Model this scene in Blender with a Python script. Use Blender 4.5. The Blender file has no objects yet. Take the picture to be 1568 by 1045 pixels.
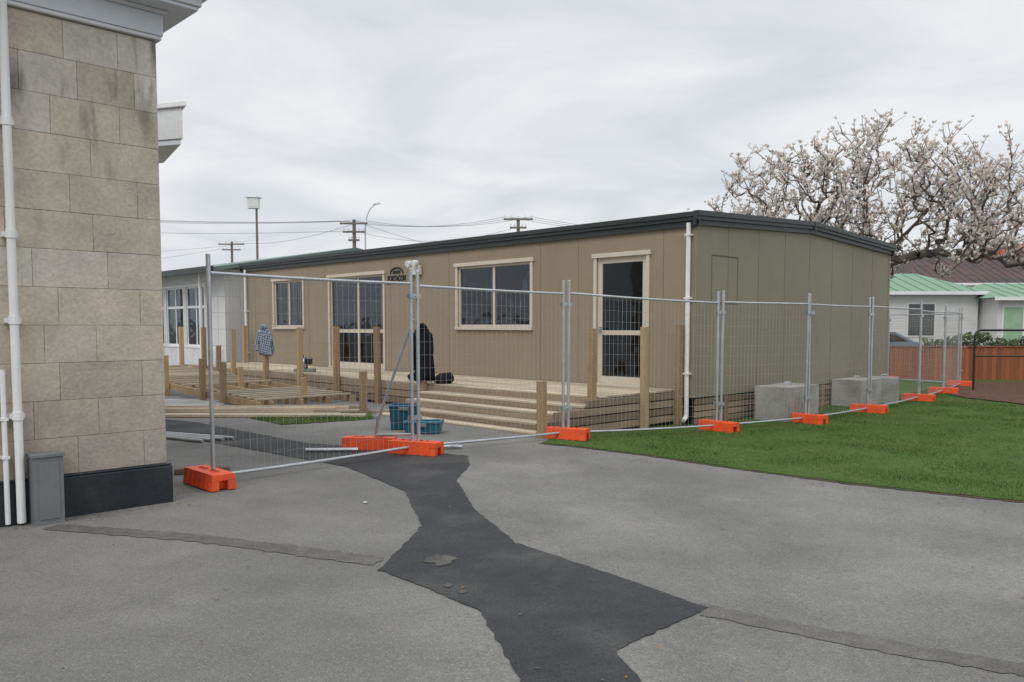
import bpy, bmesh, math, random
import numpy as np
from mathutils import Vector, Matrix
random.seed(7); np.random.seed(7)
S=bpy.context.scene
S.view_settings.view_transform='Standard'
S.view_settings.look='None'
S.view_settings.exposure=0
COL=S.collection

# ---------------------------------------------------------------- materials
def mk(name,col,rough=.75,var=.0,n=((3,.12),),stretch=(1,1,1),bump=0,bscale=60,metal=0,spec=.4,col2=None,c2scale=1.5,c2lo=.45,c2hi=.65):
    m=bpy.data.materials.new(name); m.use_nodes=True
    nt=m.node_tree; N=nt.nodes; L=nt.links
    b=N['Principled BSDF']; b.inputs['Roughness'].default_value=rough
    b.inputs['Metallic'].default_value=metal
    b.inputs['Specular IOR Level'].default_value=spec
    tc=N.new('ShaderNodeTexCoord'); mp=N.new('ShaderNodeMapping'); mp.inputs['Scale'].default_value=stretch
    L.new(tc.outputs['Object'],mp.inputs['Vector'])
    def math_(op,a,bb):
        x=N.new('ShaderNodeMath'); x.operation=op
        for i,q in enumerate((a,bb)):
            if isinstance(q,(int,float)): x.inputs[i].default_value=q
            else: L.new(q,x.inputs[i])
        return x.outputs[0]
    fac=1.0
    for sc,am in n:
        t=N.new('ShaderNodeTexNoise'); t.inputs['Scale'].default_value=sc; t.inputs['Detail'].default_value=5
        L.new(mp.outputs[0],t.inputs['Vector'])
        v=math_('ADD',math_('MULTIPLY',math_('SUBTRACT',t.outputs['Fac'],.5),am*4),1.0)
        fac=math_('MULTIPLY',fac,v)
    if var>0:
        a=N.new('ShaderNodeAttribute'); a.attribute_name='var'
        v=math_('ADD',math_('MULTIPLY',math_('SUBTRACT',a.outputs['Fac'],.5),var*2),1.0)
        fac=math_('MULTIPLY',fac,v)
    base=None
    if col2:
        t=N.new('ShaderNodeTexNoise'); t.inputs['Scale'].default_value=c2scale; t.inputs['Detail'].default_value=6
        L.new(mp.outputs[0],t.inputs['Vector'])
        r=N.new('ShaderNodeValToRGB'); r.color_ramp.elements[0].position=c2lo; r.color_ramp.elements[1].position=c2hi
        r.color_ramp.elements[0].color=(*col,1); r.color_ramp.elements[1].color=(*col2,1)
        L.new(t.outputs['Fac'],r.inputs[0]); base=r.outputs[0]
    vm=N.new('ShaderNodeVectorMath'); vm.operation='SCALE'; vm.name='COLOUR'
    if base: L.new(base,vm.inputs[0])
    else: vm.inputs[0].default_value=col
    if isinstance(fac,float): vm.inputs['Scale'].default_value=fac
    else: L.new(fac,vm.inputs['Scale'])
    L.new(vm.outputs[0],b.inputs['Base Color'])
    if bump>0:
        t=N.new('ShaderNodeTexNoise'); t.inputs['Scale'].default_value=bscale; t.inputs['Detail'].default_value=4
        L.new(mp.outputs[0],t.inputs['Vector'])
        bp=N.new('ShaderNodeBump'); bp.inputs['Strength'].default_value=1; bp.inputs['Distance'].default_value=bump
        L.new(t.outputs['Fac'],bp.inputs['Height']); L.new(bp.outputs[0],b.inputs['Normal'])
    return m

M={}
def asphalt():
    m=mk('asphalt',(.163,.159,.152),.9,n=((.22,.07),(.9,.09),(4,.08),(28,.12),(95,.38)),bump=.006,bscale=120,spec=.2,col2=(.196,.191,.182),c2scale=.45,c2lo=.42,c2hi=.58)
    nt=m.node_tree;N=nt.nodes;L=nt.links;b=N['Principled BSDF'];col=N['COLOUR'].outputs[0]
    tc=N.new('ShaderNodeTexCoord')
    def noise(sc,det=5,dist=0):
        t=N.new('ShaderNodeTexNoise');t.inputs['Scale'].default_value=sc;t.inputs['Detail'].default_value=det;t.inputs['Distortion'].default_value=dist;L.new(tc.outputs['Object'],t.inputs['Vector']);return t
    def mr(v,a,b_,c,d):
        x=N.new('ShaderNodeMapRange');L.new(v,x.inputs[0])
        for i,q in enumerate((a,b_,c,d)):x.inputs[i+1].default_value=q
        return x.outputs[0]
    def mul(a,c):
        x=N.new('ShaderNodeMath');x.operation='MULTIPLY';L.new(a,x.inputs[0]);L.new(c,x.inputs[1]);return x.outputs[0]
    stain=mul(mr(noise(1.3,6,.5).outputs['Fac'],.54,.72,0,.22),mr(noise(.3,2).outputs['Fac'],.4,.6,.3,1))
    spots=mr(noise(11,2).outputs['Fac'],.73,.76,0,.3)
    v2=N.new('ShaderNodeTexVoronoi');v2.inputs['Scale'].default_value=70;L.new(tc.outputs['Object'],v2.inputs['Vector'])
    sx=N.new('ShaderNodeSeparateColor');L.new(v2.outputs['Color'],sx.inputs[0])
    agg=mul(mr(v2.outputs['Distance'],.25,.4,1,0),mr(sx.outputs[0],.80,.84,0,.5))
    def mixc(fac,c1,c2):
        x=N.new('ShaderNodeMix');x.data_type='RGBA';L.new(fac,x.inputs[0]);L.new(c1,x.inputs[6]);x.inputs[7].default_value=(*c2,1);return x.outputs[2]
    c=mixc(stain,col,(.09,.085,.077));c=mixc(spots,c,(.30,.29,.27));c=mixc(agg,c,(.32,.31,.29))
    L.new(c,b.inputs['Base Color']);return m
M['asphalt']=asphalt()
M['asphalt_new']=mk('asphalt_new',(.043,.044,.047),.82,n=((1.2,.16),(9,.14),(95,.5)),bump=.008,bscale=110,spec=.28,col2=(.085,.083,.08),c2scale=1.5,c2lo=.5,c2hi=.8)
M['asphalt_joint']=mk('asphalt_joint',(.128,.123,.114),.9,n=((1,.18),(9,.2),(95,.4)),bump=.006,bscale=90,spec=.2)
M['asphalt_pale']=mk('asphalt_pale',(.088,.085,.079),.9,n=((6,.4),(95,.45)),bump=.004,bscale=100,spec=.2)
M['dirt']=mk('dirt_edge',(.085,.068,.045),.95,n=((5,.3),(50,.4)),bump=.01,bscale=50,spec=.1,col2=(.06,.075,.03),c2scale=3)
M['lawn']=mk('lawn',(.062,.105,.024),.9,n=((1.2,.15),(14,.25),(90,.3)),bump=.02,bscale=60,spec=.15,col2=(.078,.125,.032),c2scale=.8)
M['grass']=mk('grass',(.072,.138,.028),.7,var=.35,n=((.8,.16),(5,.16)),spec=.2,col2=(.112,.162,.042),c2scale=.7)
M['mulch']=mk('mulch',(.12,.07,.05),.95,n=((8,.3),(40,.5)),bump=.04,bscale=35,spec=.1)
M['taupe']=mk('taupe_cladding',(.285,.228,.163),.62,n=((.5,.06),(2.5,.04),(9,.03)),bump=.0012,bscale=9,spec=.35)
M['taupe_skylit']=mk('taupe_cladding_skylit',(.245,.218,.166),.62,n=((.5,.08),(2.5,.05),(7,.03)),bump=.0012,bscale=9,spec=.35)  # same cladding as taupe; greyer sky light on the end face put into colour
M['groove']=mk('panel_joint',(.16,.13,.095),.7)
M['cream']=mk('cream_trim',(.58,.52,.43),.5,n=((2,.06),(9,.05)))
M['charcoal']=mk('charcoal_steel',(.028,.034,.034),.42,n=((2,.15),(11,.1)),spec=.5)
M['sign_black']=mk('sign_black',(.012,.014,.014),.6)
M['white']=mk('white_paint',(.76,.76,.75),.5,n=((1.5,.07),(9,.04)))
M['whitedirty']=mk('white_weathered',(.66,.66,.66),.6,n=((2,.1),(12,.07)))
M['soffit']=mk('grey_soffit_paint',(.62,.65,.69),.55,n=((2,.07),(14,.04)))
M['interior']=mk('interior_lining',(.34,.33,.31),.8)
M['carpet']=mk('carpet',(.06,.065,.08),.95)
M['timber']=mk('pine_timber',(.35,.245,.145),.8,var=.28,n=((2,.14),(30,.14)),stretch=(1,1,.25),bump=.001,bscale=60,spec=.2)
M['timberpale']=mk('pine_pale',(.43,.36,.27),.8,var=.30,n=((1.3,.14),(25,.12)),bump=.001,bscale=60,spec=.2)
M['timberbrown']=mk('pine_weathered',(.25,.19,.135),.85,var=.3,n=((2,.15),(25,.15)),bump=.001,bscale=60,spec=.2)
M['galv']=mk('galvanised_steel',(.50,.52,.54),.42,n=((5,.14),(30,.1)),metal=.7,spec=.5)
M['wire']=mk('galvanised_wire',(.42,.42,.42),.55)
M['orange']=mk('orange_plastic',(.80,.095,.022),.52,n=((5,.1),(40,.08)),bump=.001,bscale=40,col2=(.60,.085,.035),c2scale=6,c2lo=.48,c2hi=.75)
M['dark']=mk('painted_shade',(.012,.012,.012),.9)  # near-black paint standing in for shade under the floor and in foot holes
M['plinth']=mk('plinth_paint',(.017,.022,.028),.5,n=((3,.25),(25,.2)),bump=.003,bscale=25,col2=(.035,.038,.04),c2scale=4,c2lo=.5,c2hi=.75)
M['mortar']=mk('mortar',(.34,.31,.265),.9)
M['concrete']=mk('concrete',(.36,.35,.33),.9,n=((2,.14),(14,.1),(70,.08)),bump=.003,bscale=50,spec=.2,col2=(.24,.235,.215),c2scale=2.2)
M['box']=mk('grey_box_paint',(.17,.18,.19),.5,n=((4,.1),(20,.07)))
M['greenroof']=mk('green_roof',(.17,.29,.20),.6,n=((2,.1),))
M['greenroofL']=mk('green_grey_roof',(.14,.20,.18),.6,n=((2,.1),))
M['tile']=mk('brown_tile_roof',(.085,.055,.05),.8,n=((2,.25),(14,.2)),col2=(.05,.045,.047),c2scale=.6)
M['redroof']=mk('red_roof',(.33,.05,.03),.7,n=((3,.1),))
M['housewall']=mk('house_wall',(.66,.66,.64),.7,n=((2,.05),))
M['greendoor']=mk('green_door',(.30,.45,.30),.6)
M['fencebrown']=mk('stained_timber',(.26,.088,.036),.8,var=.25,n=((1,.12),(15,.1)))
M['black']=mk('black_steel',(.02,.02,.022),.4)
M['cloth']=mk('black_cloth',(.014,.014,.018),.95,n=((9,.3),),bump=.012,bscale=12,spec=.1)
M['blue']=mk('blue_plastic',(.012,.075,.13),.45,n=((6,.1),))
M['bluelid']=mk('blue_lid',(.02,.12,.18),.45,n=((6,.1),))
M['bark']=mk('bark',(.12,.10,.087),.95,n=((4,.2),(20,.2)),bump=.01,bscale=20,spec=.1)
M['petal']=mk('petal_white',(.90,.86,.81),.7,var=.10,n=((1,.03),),spec=.2)
M['petalpink']=mk('petal_blush',(.80,.68,.64),.7,var=.18,n=((1,.03),),spec=.2)
M['pole']=mk('pole_wood',(.17,.15,.13),.9,n=((3,.15),))
M['cable']=mk('cable',(.10,.10,.11),.7)
M['carpaint']=mk('car_paint',(.20,.27,.34),.3,spec=.6)
M['tyre']=mk('tyre',(.015,.015,.015),.9)
M['leaf']=mk('dead_leaf',(.16,.10,.05),.9,var=.5)
M['foliage']=mk('foliage',(.045,.07,.025),.8,var=.5)

def glassmat():
    m=bpy.data.materials.new('window_glass'); m.use_nodes=True
    nt=m.node_tree; N=nt.nodes; L=nt.links; N.clear()
    o=N.new('ShaderNodeOutputMaterial'); mx=N.new('ShaderNodeMixShader'); tr=N.new('ShaderNodeBsdfTransparent'); gl=N.new('ShaderNodeBsdfGlossy')
    fr=N.new('ShaderNodeFresnel'); fr.inputs['IOR'].default_value=1.5
    ma=N.new('ShaderNodeMath'); ma.operation='MULTIPLY_ADD'; ma.use_clamp=True; ma.inputs[1].default_value=1.5; ma.inputs[2].default_value=.015
    L.new(fr.outputs[0],ma.inputs[0])
    # slight pane waviness so that reflections are not perfect
    tc=N.new('ShaderNodeTexCoord'); nz=N.new('ShaderNodeTexNoise'); nz.inputs['Scale'].default_value=1.6; bp=N.new('ShaderNodeBump'); bp.inputs['Distance'].default_value=.012
    L.new(tc.outputs['Object'],nz.inputs['Vector']); L.new(nz.outputs['Fac'],bp.inputs['Height']); L.new(bp.outputs[0],gl.inputs['Normal'])
    tr.inputs['Color'].default_value=(.36,.40,.42,1); gl.inputs['Roughness'].default_value=.02; gl.inputs['Color'].default_value=(.72,.78,.85,1)
    L.new(ma.outputs[0],mx.inputs[0]); L.new(tr.outputs[0],mx.inputs[1]); L.new(gl.outputs[0],mx.inputs[2]); L.new(mx.outputs[0],o.inputs[0])
    return m
M['glass']=glassmat()
M['glassdark']=mk('dark_glass',(.02,.026,.028),.06,spec=.8,n=((1,.3),))

def plaid():
    m=mk('plaid_cloth',(.22,.27,.33),.95,n=((9,.1),),bump=.006,bscale=15,spec=.1)
    nt=m.node_tree;N=nt.nodes;L=nt.links
    ck=N.new('ShaderNodeTexChecker'); ck.inputs['Scale'].default_value=26; ck.inputs['Color1'].default_value=(.07,.10,.15,1); ck.inputs['Color2'].default_value=(.33,.38,.43,1)
    tc=N.new('ShaderNodeTexCoord'); mp=N.new('ShaderNodeMapping'); mp.inputs['Rotation'].default_value=(.3,.5,.4); L.new(tc.outputs['Object'],mp.inputs[0]); L.new(mp.outputs[0],ck.inputs['Vector']); L.new(ck.outputs[0],N['Principled BSDF'].inputs['Base Color'])
    return m
M['plaid']=plaid()

def stonemat():
    m=bpy.data.materials.new('limestone'); m.use_nodes=True
    nt=m.node_tree;N=nt.nodes;L=nt.links;b=N['Principled BSDF'];b.inputs['Roughness'].default_value=.9;b.inputs['Specular IOR Level'].default_value=.15
    tc=N.new('ShaderNodeTexCoord'); at=N.new('ShaderNodeAttribute'); at.attribute_name='var'
    r=N.new('ShaderNodeValToRGB'); cr=r.color_ramp
    cr.elements[0].color=(.45,.40,.33,1); cr.elements[1].color=(.63,.585,.51,1)
    e=cr.elements.new(.35); e.color=(.50,.445,.365,1)
    e=cr.elements.new(.6); e.color=(.54,.475,.385,1)
    e=cr.elements.new(.8); e.color=(.49,.445,.395,1)
    L.new(at.outputs['Fac'],r.inputs[0])
    def noise(sc,det,st=(1,1,1)):
        mp=N.new('ShaderNodeMapping'); mp.inputs['Scale'].default_value=st; L.new(tc.outputs['Object'],mp.inputs[0])
        t=N.new('ShaderNodeTexNoise'); t.inputs['Scale'].default_value=sc; t.inputs['Detail'].default_value=det; L.new(mp.outputs[0],t.inputs[0]); return t.outputs['Fac']
    def mr(v,a,b_,c,d):
        x=N.new('ShaderNodeMapRange'); L.new(v,x.inputs[0]); 
        for i,q in enumerate((a,b_,c,d)): x.inputs[i+1].default_value=q
        return x.outputs[0]
    def mul(a,c):
        x=N.new('ShaderNodeMath'); x.operation='MULTIPLY'; L.new(a,x.inputs[0]); L.new(c,x.inputs[1]); return x.outputs[0]
    sx=N.new('ShaderNodeSeparateXYZ'); L.new(tc.outputs['Object'],sx.inputs[0])
    streak=mr(noise(7,7,(1,1,.25)),.53,.68,0,.8)
    hmask=mr(sx.outputs['Z'],1.9,3.2,0.08,1)
    patch=mr(noise(1.7,3),.46,.60,0,1)
    st=mul(mul(streak,hmask),patch)
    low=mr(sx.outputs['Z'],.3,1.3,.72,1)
    fine=mr(noise(34,6),.3,.7,.86,1.10)
    mid=mr(noise(3.5,5),.3,.7,.86,1.10)
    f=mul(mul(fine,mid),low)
    sc=N.new('ShaderNodeVectorMath'); sc.operation='SCALE'; L.new(r.outputs[0],sc.inputs[0]); L.new(f,sc.inputs['Scale'])
    mx=N.new('ShaderNodeMix'); mx.data_type='RGBA'; L.new(st,mx.inputs[0]); L.new(sc.outputs[0],mx.inputs[6]); mx.inputs[7].default_value=(.13,.12,.105,1)
    L.new(mx.outputs[2],b.inputs['Base Color'])
    bp=N.new('ShaderNodeBump'); bp.inputs['Distance'].default_value=.004; L.new(noise(45,6),bp.inputs['Height']); L.new(bp.outputs[0],b.inputs['Normal'])
    return m
M['stone']=stonemat()

# ---------------------------------------------------------------- mesh builder
FI=(0,0,1,0,0,1)
class MB:
    def __init__(s): s.v=[];s.f=[];s.m=[];s.k=[];s.mats=[]
    def mi(s,mat):
        if mat not in s.mats: s.mats.append(mat)
        return s.mats.index(mat)
    def add(s,vs,fs,mat,var=None):
        b=len(s.v); s.v+= [tuple(x) for x in vs]; i=s.mi(mat); k=random.random() if var is None else var
        for q in fs: s.f.append(tuple(b+j for j in q)); s.m.append(i); s.k.append(k)
    def box(s,a0,a1,b0,b1,z0,z1,mat,fr=FI,var=None):
        ox,oy,ax,ay,bx,by=fr
        P=lambda a,b,z:(ox+ax*a+bx*b,oy+ay*a+by*b,z)
        vs=[P(a0,b0,z0),P(a1,b0,z0),P(a1,b1,z0),P(a0,b1,z0),P(a0,b0,z1),P(a1,b0,z1),P(a1,b1,z1),P(a0,b1,z1)]
        s.add(vs,[(3,2,1,0),(4,5,6,7),(0,1,5,4),(1,2,6,5),(2,3,7,6),(3,0,4,7)],mat,var)
    def beam(s,p0,p1,w,h,mat,up=(0,0,1),var=None):
        p0=Vector(p0);p1=Vector(p1);d=(p1-p0).normalized();side=d.cross(Vector(up)).normalized();u=side.cross(d)
        vs=[]
        for p in(p0,p1):
            for a,b in((-1,-1),(1,-1),(1,1),(-1,1)): vs.append(p+side*(a*w/2)+u*(b*h/2))
        s.add(vs,[(0,1,2,3),(7,6,5,4),(0,4,5,1),(1,5,6,2),(2,6,7,3),(3,7,4,0)],mat,var)
    def tube(s,p0,p1,r0,r1,n,mat,cap=True,var=None):
        p0=Vector(p0);p1=Vector(p1);d=(p1-p0)
        if d.length<1e-6:return
        d.normalize();a=d.orthogonal().normalized();b=d.cross(a)
        vs=[]
        for p,r in((p0,r0),(p1,r1)):
            for i in range(n):
                t=2*math.pi*i/n; vs.append(p+a*(math.cos(t)*r)+b*(math.sin(t)*r))
        fs=[(i,(i+1)%n,n+(i+1)%n,n+i) for i in range(n)]
        if cap: fs+= [tuple(range(n))[::-1],tuple(range(n,2*n))]
        s.add(vs,fs,mat,var)
    def path(s,pts,r,n,mat):
        for a,b in zip(pts,pts[1:]): s.tube(a,b,r,r,n,mat)
    def loft(s,rings,mat):
        n=len(rings[0]);vs=[p for r in rings for p in r];fs=[]
        for j in range(len(rings)-1):
            for i in range(n): fs.append((j*n+i,j*n+(i+1)%n,(j+1)*n+(i+1)%n,(j+1)*n+i))
        fs.append(tuple(range(n)));fs.append(tuple(range((len(rings)-1)*n,len(rings)*n)))
        s.add(vs,fs,mat)
    def prism(s,poly,vec,mat,var=None):
        n=len(poly);vec=Vector(vec);vs=[Vector(p) for p in poly]+[Vector(p)+vec for p in poly]
        s.add(vs,[tuple(range(n)),tuple(range(n,2*n))[::-1]]+[(i,n+i,n+(i+1)%n,(i+1)%n) for i in range(n)],mat,var)
    def build(s,name,parent=None,bevel=0,smooth=False,recalc=True):
        me=bpy.data.meshes.new(name); me.from_pydata(s.v,[],s.f)
        for m in s.mats: me.materials.append(M[m])
        me.polygons.foreach_set('material_index',s.m)
        at=me.attributes.new('var','FLOAT','FACE'); at.data.foreach_set('value',s.k)
        if recalc:
            bm=bmesh.new();bm.from_mesh(me);bmesh.ops.recalc_face_normals(bm,faces=bm.faces);bm.to_mesh(me);bm.free()
        if smooth:
            me.polygons.foreach_set('use_smooth',[True]*len(me.polygons))
        o=bpy.data.objects.new(name,me);COL.objects.link(o)
        if bevel:
            bv=o.modifiers.new('bevel','BEVEL');bv.width=bevel;bv.segments=2;bv.limit_method='ANGLE'
        if parent:o.parent=parent
        return o
def empty(name):
    o=bpy.data.objects.new(name,None);COL.objects.link(o);o.empty_display_size=.2;return o

# ---------------------------------------------------------------- terrain
XB=[-.5+3.5*i/14 for i in range(15)]
def _g(x):
    t=min(1,max(0,(x+.5)/3.5)); return -.12*t*t*(3-2*t)
def gz(x):
    if x<=XB[0] or x>=XB[-1]: return _g(x)
    for a,b in zip(XB,XB[1:]):
        if a<=x<=b: return _g(a)+(_g(b)-_g(a))*(x-a)/(b-a)
def sheet(name,pts,lift,mat,jit=0,step=.12,seed=1,parent=None):
    rnd=random.Random(seed); P=[]
    if jit:
        for (x0,y0),(x1,y1) in zip(pts,pts[1:]+pts[:1]):
            L=math.hypot(x1-x0,y1-y0); n=max(1,min(90,int(L/step)))
            for i in range(n):
                t=i/n; P.append((x0+(x1-x0)*t+rnd.uniform(-jit,jit),y0+(y1-y0)*t+rnd.uniform(-jit,jit)))
    else: P=pts
    bm=bmesh.new(); vs=[bm.verts.new((x,y,0)) for x,y in P]; f=bm.faces.new(vs); f.normal_update()
    if f.normal.z<0: f.normal_flip()
    bmesh.ops.triangulate(bm,faces=bm.faces[:])
    for x in XB: bmesh.ops.bisect_plane(bm,geom=bm.verts[:]+bm.edges[:]+bm.faces[:],plane_co=(x,0,0),plane_no=(1,0,0))
    for v in bm.verts: v.co.z=gz(v.co.x)+lift
    me=bpy.data.meshes.new(name);bm.to_mesh(me);bm.free();me.materials.append(M[mat])
    o=bpy.data.objects.new(name,me);COL.objects.link(o)
    if parent:o.parent=parent
    return o
sheet('ground',[(-1500,-300),(1500,-300),(1500,2500),(-1500,2500)],0,'asphalt')
sheet('asphalt_trench_patch',[(-1.73,8.52),(-.96,7.25),(-.66,5.97),(-.80,4.86),(-.5,4.55),(-.165,4.155),(.043,3.296),(.1,1.5),(.95,1.5),(.56,3.296),(.47,3.69),(1.06,4.33),(.03,5.51),(-.30,6.5),(-.53,7.79),(-.45,8.6),(-.50,9.25),(-1.3,9.72),(-2.56,10.25),(-4.8,12.5),(-8,14.6),(-8,13.4),(-4.66,11.1)],.006,'asphalt_new',jit=.010,step=.06,seed=3)
sheet('sealed_joint',[(-3.35,6.02),(-2.2,5.72),(-.80,5.14),(-.84,4.95),(-2.2,5.53),(-3.4,5.86)],.004,'asphalt_joint',jit=.016,step=.05,seed=4)
sheet('sealed_joint.001',[(1.02,4.40),(1.7,4.06),(2.9,3.52),(5.5,2.3),(5.5,2.12),(2.85,3.36),(1.6,3.90),(.98,4.23)],.004,'asphalt_joint',jit=.016,step=.05,seed=5)
for i,(x,y,r) in enumerate([(-.44,5.06,.10),(-.36,4.55,.03),(-.27,4.44,.025),(-1.22,6.75,.018)]):
    sheet('paint_fleck' if not i else 'paint_fleck.%03d'%i,[(x+r*math.cos(a)*random.uniform(.6,1.3),y+r*math.sin(a)*random.uniform(.7,1.7)) for a in [k*math.pi/9 for k in range(18)]],.010,'asphalt_pale' if i<3 else 'white')
EDGE=[(.38,10.4),(.7,10.27),(.98,10.15),(1.7,9.75),(2.34,9.23),(3.0,8.65),(3.41,8.25),(4.0,7.8),(4.64,7.37),(8,4.9)]
LAWN=EDGE+[(14,1.5),(40,1.5),(40,24),(4,24.5),(4,15),(1.3,12.0),(.6,11.1)]
lawn=sheet('lawn',LAWN,.010,'lawn',jit=.02,step=.07,seed=8)
sheet('dirt_edge',[(x-.045,y-.06) for x,y in EDGE]+[(x+.05,y+.06) for x,y in EDGE[::-1]],.005,'dirt',jit=.02,step=.05,seed=18)
LAWN2=[(-4.2,13.1),(-3.3,13.5),(-2.53,14.2),(-2.16,13.0),(-2.9,12.5),(-3.42,12.2)]
sheet('grass_patch',LAWN2,.010,'lawn',jit=.03,seed=9)
MUL=[(10.4,20.6),(10.0,18),(10.4,16.4),(13,14),(30,12),(30,22.2),(12.6,23.2)]
sheet('mulch_bed',MUL,.03,'mulch',jit=.05,seed=10)

def pip(px,py,poly):
    ins=np.zeros(len(px),bool);n=len(poly)
    for i in range(n):
        x0,y0=poly[i];x1,y1=poly[(i+1)%n]
        c=((y0>py)!=(y1>py))&(px<(x1-x0)*(py-y0)/((y1-y0)+1e-12)+x0); ins^=c
    return ins
CX,CY=2.91,13.1
dL=(-.70,.714); dE=(.714,.70)
FP=(CX,CY,dL[0],dL[1],-dE[0],-dE[1])
def PW(t,o,z): return Vector((CX+dL[0]*t-dE[0]*o,CY+dL[1]*t-dE[1]*o,z))
def blades(name,poly,n,xr,yr,parent,hmin=.015,hmax=.034,excl=True,w=.0042):
    px=np.random.uniform(*xr,n*4);py=yr[0]+(yr[1]-yr[0])*np.random.uniform(0,1,n*4)**1.35
    k=pip(px,py,poly)
    if excl:
        rx=px-CX;ry=py-CY;t=rx*dL[0]+ry*dL[1];o=-(rx*dE[0]+ry*dE[1])
        k&=~((t>-.02)&(o<3.3))
        k&=~pip(px,py,MUL)
    px=px[k][:n];py=py[k][:n];n=len(px)
    tt=np.clip((px+.5)/3.5,0,1);z=-.12*tt*tt*(3-2*tt)+.006
    cl=.75+.5*np.clip(np.sin(px*3.1+np.sin(py*2.3)*2)*np.sin(py*2.7+px),-.5,1)
    a=np.random.uniform(0,2*np.pi,n);h=np.random.uniform(hmin,hmax,n)*cl;ww=w*(1+.05*(py-8))*np.random.uniform(.7,1.4,n)
    lx=np.random.normal(0,.45,n)*h;ly=np.random.normal(0,.45,n)*h
    V=np.empty((n,3,3));V[:,0,0]=px-np.cos(a)*ww;V[:,0,1]=py-np.sin(a)*ww;V[:,0,2]=z
    V[:,1,0]=px+np.cos(a)*ww;V[:,1,1]=py+np.sin(a)*ww;V[:,1,2]=z
    V[:,2,0]=px+lx;V[:,2,1]=py+ly;V[:,2,2]=z+h
    me=bpy.data.meshes.new(name);me.vertices.add(n*3);me.vertices.foreach_set('co',V.reshape(-1))
    me.loops.add(n*3);me.loops.foreach_set('vertex_index',np.arange(n*3,dtype=np.int32))
    me.polygons.add(n);me.polygons.foreach_set('loop_start',np.arange(0,n*3,3,dtype=np.int32))
    me.update(calc_edges=True);me.validate()
    at=me.attributes.new('var','FLOAT','FACE');at.data.foreach_set('value',np.random.uniform(0,1,len(me.polygons)))
    me.materials.append(M['grass']);o=bpy.data.objects.new(name,me);COL.objects.link(o);o.parent=parent
blades('grass_blades',LAWN,200000,(.3,14),(4.6,24),lawn)
blades('grass_blades_patch',LAWN2,5000,(-4.4,-2),(12,14.5),bpy.data.objects['grass_patch'],excl=False,hmax=.05)
lf=MB()
for i in range(420):
    if i<200:
        e=random.randrange(len(EDGE)-1);t=random.random();x=EDGE[e][0]*(1-t)+EDGE[e+1][0]*t-abs(random.gauss(0,.25));y=EDGE[e][1]*(1-t)+EDGE[e+1][1]*t-abs(random.gauss(0,.25))
    elif i<290: s_=random.uniform(-.1,1.2);x=-2.88-.714*s_+abs(random.gauss(0,.12))+.05;y=6.81-.70*s_-abs(random.gauss(0,.12))-.05
    else: x=random.uniform(-3,4);y=random.uniform(3.3,9)
    r=random.uniform(.005,.016);a=random.uniform(0,6.28);z=gz(x)+.012
    lf.add([(x+math.cos(a)*r,y+math.sin(a)*r,z),(x-math.sin(a)*r*.5,y+math.cos(a)*r*.5,z+random.uniform(0,.008)),(x-math.cos(a)*r,y-math.sin(a)*r,z+random.uniform(0,.004)),(x+math.sin(a)*r*.5,y-math.cos(a)*r*.5,z)],[(0,1,2,3)],'leaf')
lf.build('fallen_leaves',recalc=False)

# ---------------------------------------------------------------- prefab classroom
pre=empty('prefab_classroom')
Z0,ZW=.38,3.06; LEN,WID=15.3,7.75; EAVE,RIDGE=3.27,3.44
def wall(mb,t0,t1,z0,z1,ops,o0,o1,mat,fr):
    ts=sorted(set([t0,t1]+[q for o in ops for q in o[:2]]))
    for a,b in zip(ts,ts[1:]):
        cur=z0
        for (x0,x1,y0,y1) in sorted([o for o in ops if o[0]<=a+1e-6 and o[1]>=b-1e-6],key=lambda q:q[2]):
            if y0>cur+1e-4: mb.box(a,b,o0,o1,cur,y0,mat,fr)
            cur=y1
        if z1>cur: mb.box(a,b,o0,o1,cur,z1,mat,fr)
OPS=[(.95,2.02,.48,2.66),(3.65,5.76,1.46,2.70),(8.40,10.67,.48,2.68),(11.98,13.5,1.46,2.70)]
BOPS=[(.7,2.3,1.3,2.6),(4.0,6.6,1.3,2.6),(7.9,9.6,1.3,2.6),(10.6,12.1,1.3,2.6),(12.7,14.4,1.3,2.6)]
w=MB(); wall(w,.0,LEN,Z0,ZW,OPS,-.12,0,'taupe',FP)
wall(w,.0,LEN,Z0,ZW,BOPS,-WID,-WID+.12,'taupe',FP)
for (t0,t1) in ((0.002,.12),(LEN-.12,LEN-.002)):
    mat='taupe_skylit' if t0<1 else 'taupe'
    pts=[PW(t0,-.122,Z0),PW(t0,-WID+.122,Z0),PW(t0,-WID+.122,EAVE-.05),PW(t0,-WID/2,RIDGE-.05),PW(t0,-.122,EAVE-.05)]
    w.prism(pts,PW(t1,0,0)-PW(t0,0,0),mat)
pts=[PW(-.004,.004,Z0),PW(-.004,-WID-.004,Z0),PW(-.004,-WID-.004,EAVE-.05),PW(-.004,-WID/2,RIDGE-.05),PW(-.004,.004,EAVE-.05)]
w.prism(pts,PW(.001,0,0)-PW(-.004,0,0),'taupe_skylit')
w.build('walls',pre)
g=MB()
for t in (.62,2.45,3.4,6.05,7.25,8.1,10.9,11.7,13.8,14.6):
    g.box(t-.004,t+.004,0,.003,Z0,ZW,'groove',FP)
for o in (-.95,-1.95,-2.9,-3.87,-4.85,-5.8,-6.8):
    g.box(-.007,-.003,o-.004,o+.004,Z0,3.2,'groove',FP)
for a,b,c,d in ((-.45,-1.25,2.62,2.635),(-.45,-1.25,1.85,1.865)): g.box(-.012,-.003,b,a,c,d,'groove',FP)
for a in (-.45,-1.25): g.box(-.012,-.003,a-.006,a+.006,1.87,2.615,'groove',FP)
g.box(-.02,.05,.004,.014,Z0-.02,ZW,'taupe_skylit',FP); 
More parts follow.
